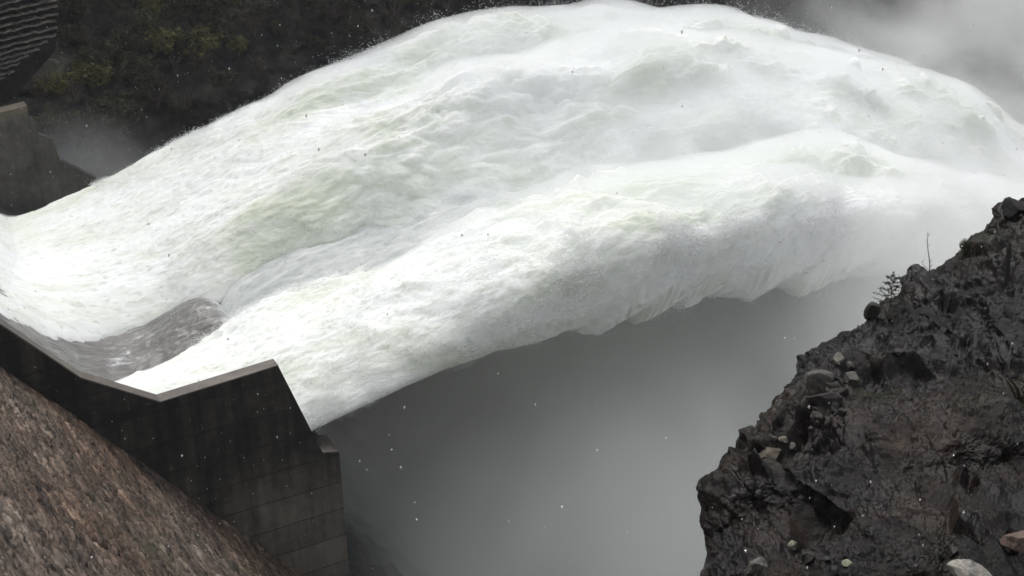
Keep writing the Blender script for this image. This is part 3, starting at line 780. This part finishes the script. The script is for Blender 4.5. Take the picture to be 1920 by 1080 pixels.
# ------------------------------------------------------------------ things on the foreground rock
RP, RB0, _, _, _ = ROCK
rp = RP[:, RB0:].reshape(-1, 3); rx, ry, rf = project(rp)
def rock_at(x, y, tol=6):
    m = (np.abs(rx - x) < tol) & (np.abs(ry - y) < tol)
    while not m.any():
        tol *= 1.6; m = (np.abs(rx - x) < tol) & (np.abs(ry - y) < tol)
    i = np.where(m)[0]; return rp[i[np.argmin(rf[i])]]
def stone(x, y, wpx, asp, label, col, seed, group=None, sink=.25, hgt=.7):
    import bmesh
    p = rock_at(x, y); dist = float((p - CAM) @ FW); r = wpx / F * dist / 2
    bm = bmesh.new(); bmesh.ops.create_icosphere(bm, subdivisions=5, radius=1); V = np.array([v.co[:] for v in bm.verts]); Fc = np.array([[v.index for v in f.verts] for f in bm.faces]); bm.free()
    rs = np.random.RandomState(seed)
    # cut by random planes for broken faces
    rad = np.ones(len(V)) * 1.15
    for _ in range(13):
        n = rs.normal(size=3); n /= np.linalg.norm(n); d = rs.uniform(.62, .95); dt = V @ n
        rad = np.where(dt > 1e-3, np.minimum(rad, d / np.maximum(dt, 1e-3)), rad)
    rad = rad + .05 * fbm(V[:, 0]*2, V[:, 1]*2, V[:, 2]*2, 4, seed) + .03 * noise(V[:, 0]*9, V[:, 1]*9, V[:, 2]*9, seed)
    V = V * rad[:, None] * np.array([1, asp, hgt]) * r
    a = rs.uniform(-.5, .5); ca, sa = math.cos(a), math.sin(a); V = V @ np.array([[ca, sa, 0], [-sa, ca, 0], [0, 0, 1]])
    t = NT('stone'); pp = t.pos(); n1 = t.noise(pp, 5, 6, .7); n2 = t.noise(pp, 30, 4, .7)
    f = t.math('ADD', t.math('MULTIPLY', n1, .6), t.math('MULTIPLY', n2, .4))
    cc = t.ramp(f, [(.36, tuple(c * .15 for c in col)), (.5, tuple(c * .6 for c in col)), (.64, tuple(min(1, c * 1.15) for c in col))])
    m = t.bsdf(cc, .6, t.bump(f, .7, .03), .3)
    o = mesh_np('stone', V, Fc, m); o.location = Vector([float(v) for v in p]) + Vector((0, 0, r * hgt * (.15 - sink * .8))); tag(o, label, 'stone', group)
    return o
stone(1820, 1072, 90, .8, 'large pale grey stone at the bottom edge of the picture, below the rock hollow', (.34, .32, .28), 1, hgt=.55)
stone(1912, 1012, 70, .7, 'reddish brown stone at the right picture edge near the bottom corner', (.16, .11, .09), 2)
stone(1486, 1018, 26, .8, 'small pale stone lodged in the dark hollow at the foot of the rock', (.32, .32, .25), 3, hgt=1.0)
stone(1584, 1050, 24, .7, 'small flat pale green stone beside yellow moss near the bottom', (.26, .27, .18), 4, hgt=.4)
stone(1628, 578, 30, .8, 'upright dark stone on the rock rim left of the little conifer', (.05, .052, .04), 5, hgt=1.3, sink=0)
stone(1420, 1062, 52, .6, 'brownish pale slab at the bottom left foot of the rock', (.16, .145, .13), 6, hgt=.9)
stone(1600, 704, 34, .8, 'rounded light grey stone on the upper shoulder of the rock', (.13, .12, .10), 7)
stone(1532, 712, 64, .75, 'broad grey angular stone at the left rim of the shoulder', (.085, .08, .072), 8)
stone(1568, 668, 20, 1.4, 'thin upright pale sliver of stone on the shoulder', (.17, .16, .13), 9, hgt=1.3)
stone(1464, 820, 18, .9, 'small tan stone on the pale broken patch', (.20, .17, .13), 10)
stone(1440, 850, 60, .6, 'wide tan brown stone plate on the pale broken patch', (.12, .10, .075), 11, hgt=.6)
stone(1555, 745, 74, .6, 'purplish brown slab in the middle of the shoulder', (.05, .042, .042), 12, hgt=.6)
stone(1895, 392, 52, .8, 'dark rounded stone on the topmost rim at the right edge', (.022, .02, .018), 13, hgt=.9, sink=0)
rs = np.random.RandomState(77)
first = None
for k in range(44):
    u = rs.rand(); x = 1345 + 330 * u + rs.uniform(0, 70); y = np.interp(x, [1345, 1500, 1690], [900, 700, 580]) + rs.uniform(34, 120)
    if k > 22: x, y = rs.uniform(1480, 1900), rs.uniform(1010, 1075)
    c = rs.uniform(.02, .07)
    if k % 10 == 0: first = stone(x, y, 20, .8, 'small angular chip of loose stone on the rock', (c, c * .93, c * .85), 100 + k, 'loose stone chips on the rock'); first.scale = (1,) * 3; o = first
    else: o = first.copy(); C.objects.link(o); p = rock_at(x, y); o.location = Vector([float(v) for v in p])
    z_ = rs.uniform(.4, 1.3); o.scale = (z_, z_ * rs.uniform(.7, 1.2), z_ * rs.uniform(.6, 1.3)); o.rotation_euler = (rs.uniform(0, 6), rs.uniform(0, 6), rs.uniform(0, 6))

def conifer():
    p = rock_at(1662, 578); h = 75 / F * float((p - CAM) @ FW)
    o = empty('sapling', p); tag(o, 'little green conifer sapling growing on the rock rim', 'sapling')
    rs = np.random.RandomState(5); paths = [(np.array([[0, 0, -.1], [.01, 0, h*.3], [-.01, 0, h*.7], [.02, 0, h]]), np.array([.009, .007, .004, .0015]))]
    nV = []
    for k in range(34):
        z = h * (.12 + .85 * k / 34); a = k * 2.4; l = h * .55 * (1 - .72 * z / h) * rs.uniform(.7, 1.15); u = np.linspace(0, 1, 5)
        P = np.stack([math.cos(a)*l*u, math.sin(a)*l*u, z + l*(.35*u - .15*u*u)], 1); paths.append((P, .0035 * (1 - .7*u)))
        for q in range(60):
            t_ = rs.uniform(.1, 1); c = np.array([math.cos(a)*l*t_, math.sin(a)*l*t_, z + l*(.35*t_ - .15*t_*t_)])
            d = np.array([math.cos(a), math.sin(a), .3]) * .5 + rs.normal(0, .6, 3); d /= np.linalg.norm(d); e = np.cross(d, rs.normal(size=3)); e /= np.linalg.norm(e)
            nl = .040 * rs.uniform(.6, 1.1); nV.append([c, c + d*nl*.5 + e*.0045, c + d*nl, c + d*nl*.5 - e*.0045])
    V, Fc = tube_parts(paths, 5); mesh_np('stem', V, Fc, M_TWIG, o)
    V = np.array(nV).reshape(-1, 3); mesh_np('needles', V, np.arange(len(V)).reshape(-1, 4), shrub_mat('needle', (.012, .022, .012), (.045, .070, .035)), o, smooth=False)
conifer()
def bare(x, y, x2, y2, label, n=3, r=.012):
    p = rock_at(x, y + 3); t_ = float((p - CAM) @ FW); tip = at(x2, y2, t_) - p
    u = np.linspace(0, 1, 9); P = tip * u[:, None] + np.stack([.012*np.sin(u*7), 0*u, 0*u], 1); P[0] -= [0, 0, .08]; paths = [(P, r * (1 - .75*u))]
    rs = np.random.RandomState(int(x))
    for k in range(n):
        i = 8 - k if k < 3 else rs.randint(2, 8); l = .07 * rs.uniform(.5, 1); s_ = (-1)**k; v = np.linspace(0, 1, 4); paths.append((P[i-1] + np.stack([s_*l*.6*v, 0*v, l*v], 1), r*.45*(1-.6*v)))
    V, Fc = tube_parts(paths, 5); o = mesh_np('twig', V, Fc, M_TWIG); o.location = Vector([float(v) for v in p]); tag(o, label, 'twig')
bare(1740, 503, 1739, 434, 'tall thin bare twig with a forked tip standing on the rock rim', 7)
bare(1738, 503, 1728, 488, 'short bare twig leaning left at the foot of the tall thin one', 2, .007)
p = rock_at(1803, 464); h = .34
o = empty('shrub', p); tag(o, 'small grey green tuft on the rock rim below the top stone', 'shrub')
V, Fc = leafcloud(900, .12, .12, .02, 301); mesh_np('foliage', V, Fc, shrub_mat('leaf_tuft', (.03, .035, .018), (.10, .11, .06)), o, smooth=False)
V, Fc = branches(.3, 10, .14, 302, .004); mesh_np('stem', V, Fc, M_TWIG, o)
p = rock_at(1660, 595); o = empty('shrub', p); tag(o, 'dry pale tuft of dead stems around the foot of the little conifer', 'shrub')
V, Fc = branches(.34, 40, .30, 303, .004); mesh_np('stem', V, Fc, shrub_mat('dry_stem', (.07, .06, .045), (.20, .18, .14)), o)
# iron stake
p = rock_at(1881, 524); t_ = float((p - CAM) @ FW); tip = at(1893, 457, t_) - p; u = np.linspace(0, 1, 8)
P = tip * u[:, None]; P[0] -= tip * .2
V, Fc = tube_parts([(P, np.array([.036, .04, .04, .042, .042, .044, .046, .034]))], 8)
n = len(V); Fc = Fc.tolist() + [[n-8+k for k in range(8)], [7-k for k in range(8)]]
t = NT('rusty_iron'); q = t.pos(); nz = t.noise(q, 20, 5, .7)
o = mesh_poly('stake', V, Fc, t.bsdf(t.ramp(nz, [(.4, (.004, .004, .004)), (.7, (.02, .014, .010))]), .6, t.bump(nz, .5, .01), .3)); o.location = Vector([float(v) for v in p])
tag(o, 'dark iron stake leaning slightly right, driven into the rock', 'stake')

# ------------------------------------------------------------------ falling snow
rs = np.random.RandomState(9); n = 2600
d_ = 5 + 33 * rs.rand(n) ** .7
X = rs.uniform(-1, 1, n) * d_ * .55; Zz = rs.uniform(-1, 1, n) * d_ * .34
pts = CAM + FW * d_[:, None] + RT * X[:, None] + UP * Zz[:, None] + rs.normal(0, .4, (n, 3))
t = NT('snow'); droplets('falling_snow', pts, rs.uniform(.003, .010, n) * (1 + .9 * (rs.rand(n) > .95)), t.bsdf((.9, .9, .9), .7, None, .2), 'small white flakes falling through the air', (Z, 1.7))

# ------------------------------------------------------------------ mist and haze
def cloud(px, py, t, size, dens, label, **kw):
    kw.setdefault('col', (.997, 1.0, .992))
    bpy_me = bpy.data.meshes.new('mist'); 
    import bmesh
    bm = bmesh.new(); bmesh.ops.create_icosphere(bm, subdivisions=3, radius=1.06); bm.to_mesh(bpy_me); bm.free()
    o = bpy.data.objects.new('mist', bpy_me); C.objects.link(o)
    o.location = Vector([float(v) for v in at(px, py, t)]); o.scale = size; o.rotation_euler = (0, 0, kw.pop('rz', TH))
    bpy_me.materials.append(m_volume('mist', dens, **kw)); tag(o, label, None, None, 'stuff'); return o
cloud(1100, 930, 76, (44, 18, 24), .15, 'grey mist hanging over the pool below the near jet', lo=.30, hi=.58, nscale=.07, fall=.6)
cloud(1930, 570, 62, (22, 11, 15), .17, 'pale mist billowing behind the rock outcrop', lo=.25, hi=.6, nscale=.06, fall=.9)
cloud(1880, 30, 114, (38, 16, 28), .15, 'grey mist drifting up in front of the far hillside', lo=.40, hi=.62, nscale=.06, fall=.8)
cloud(1350, -60, 135, (44, 14, 16), .03, 'thin mist above the crest of the far jet', lo=.4, hi=.65, nscale=.06, fall=.9)
cloud(980, 1120, 72, (27, 10, 12), .20, 'paler mist rising at the foot of the side wall', lo=.25, hi=.55, nscale=.09, fall=.9)
cloud(70, 380, 80, (15, 4, 8), .16, 'thin mist between the far jet and the far side wall', lo=.3, hi=.6, nscale=.1, fall=.9)
cloud(1210, 1080, 58, (20, 8, 14), .22, 'paler grey mist low between the side wall and the rock', lo=.36, hi=.60, nscale=.09, fall=.95)
hz = bpy.data.meshes.new('haze'); 
import bmesh
bm = bmesh.new(); bmesh.ops.create_cube(bm, size=1); bm.to_mesh(hz); bm.free()
ho = bpy.data.objects.new('haze', hz); C.objects.link(ho); ho.location = (60, 200, 95); ho.scale = (2200, 2200, 212)
t = NT('haze'); v = t.n('VolumePrincipled', I={'Color': (.93, .95, 1, 1), 'Density': .00025}); t.t.links.new(v.outputs[0], t.out.inputs['Volume'])
hz.materials.append(t.m); tag(ho, None, None, None, 'stuff')
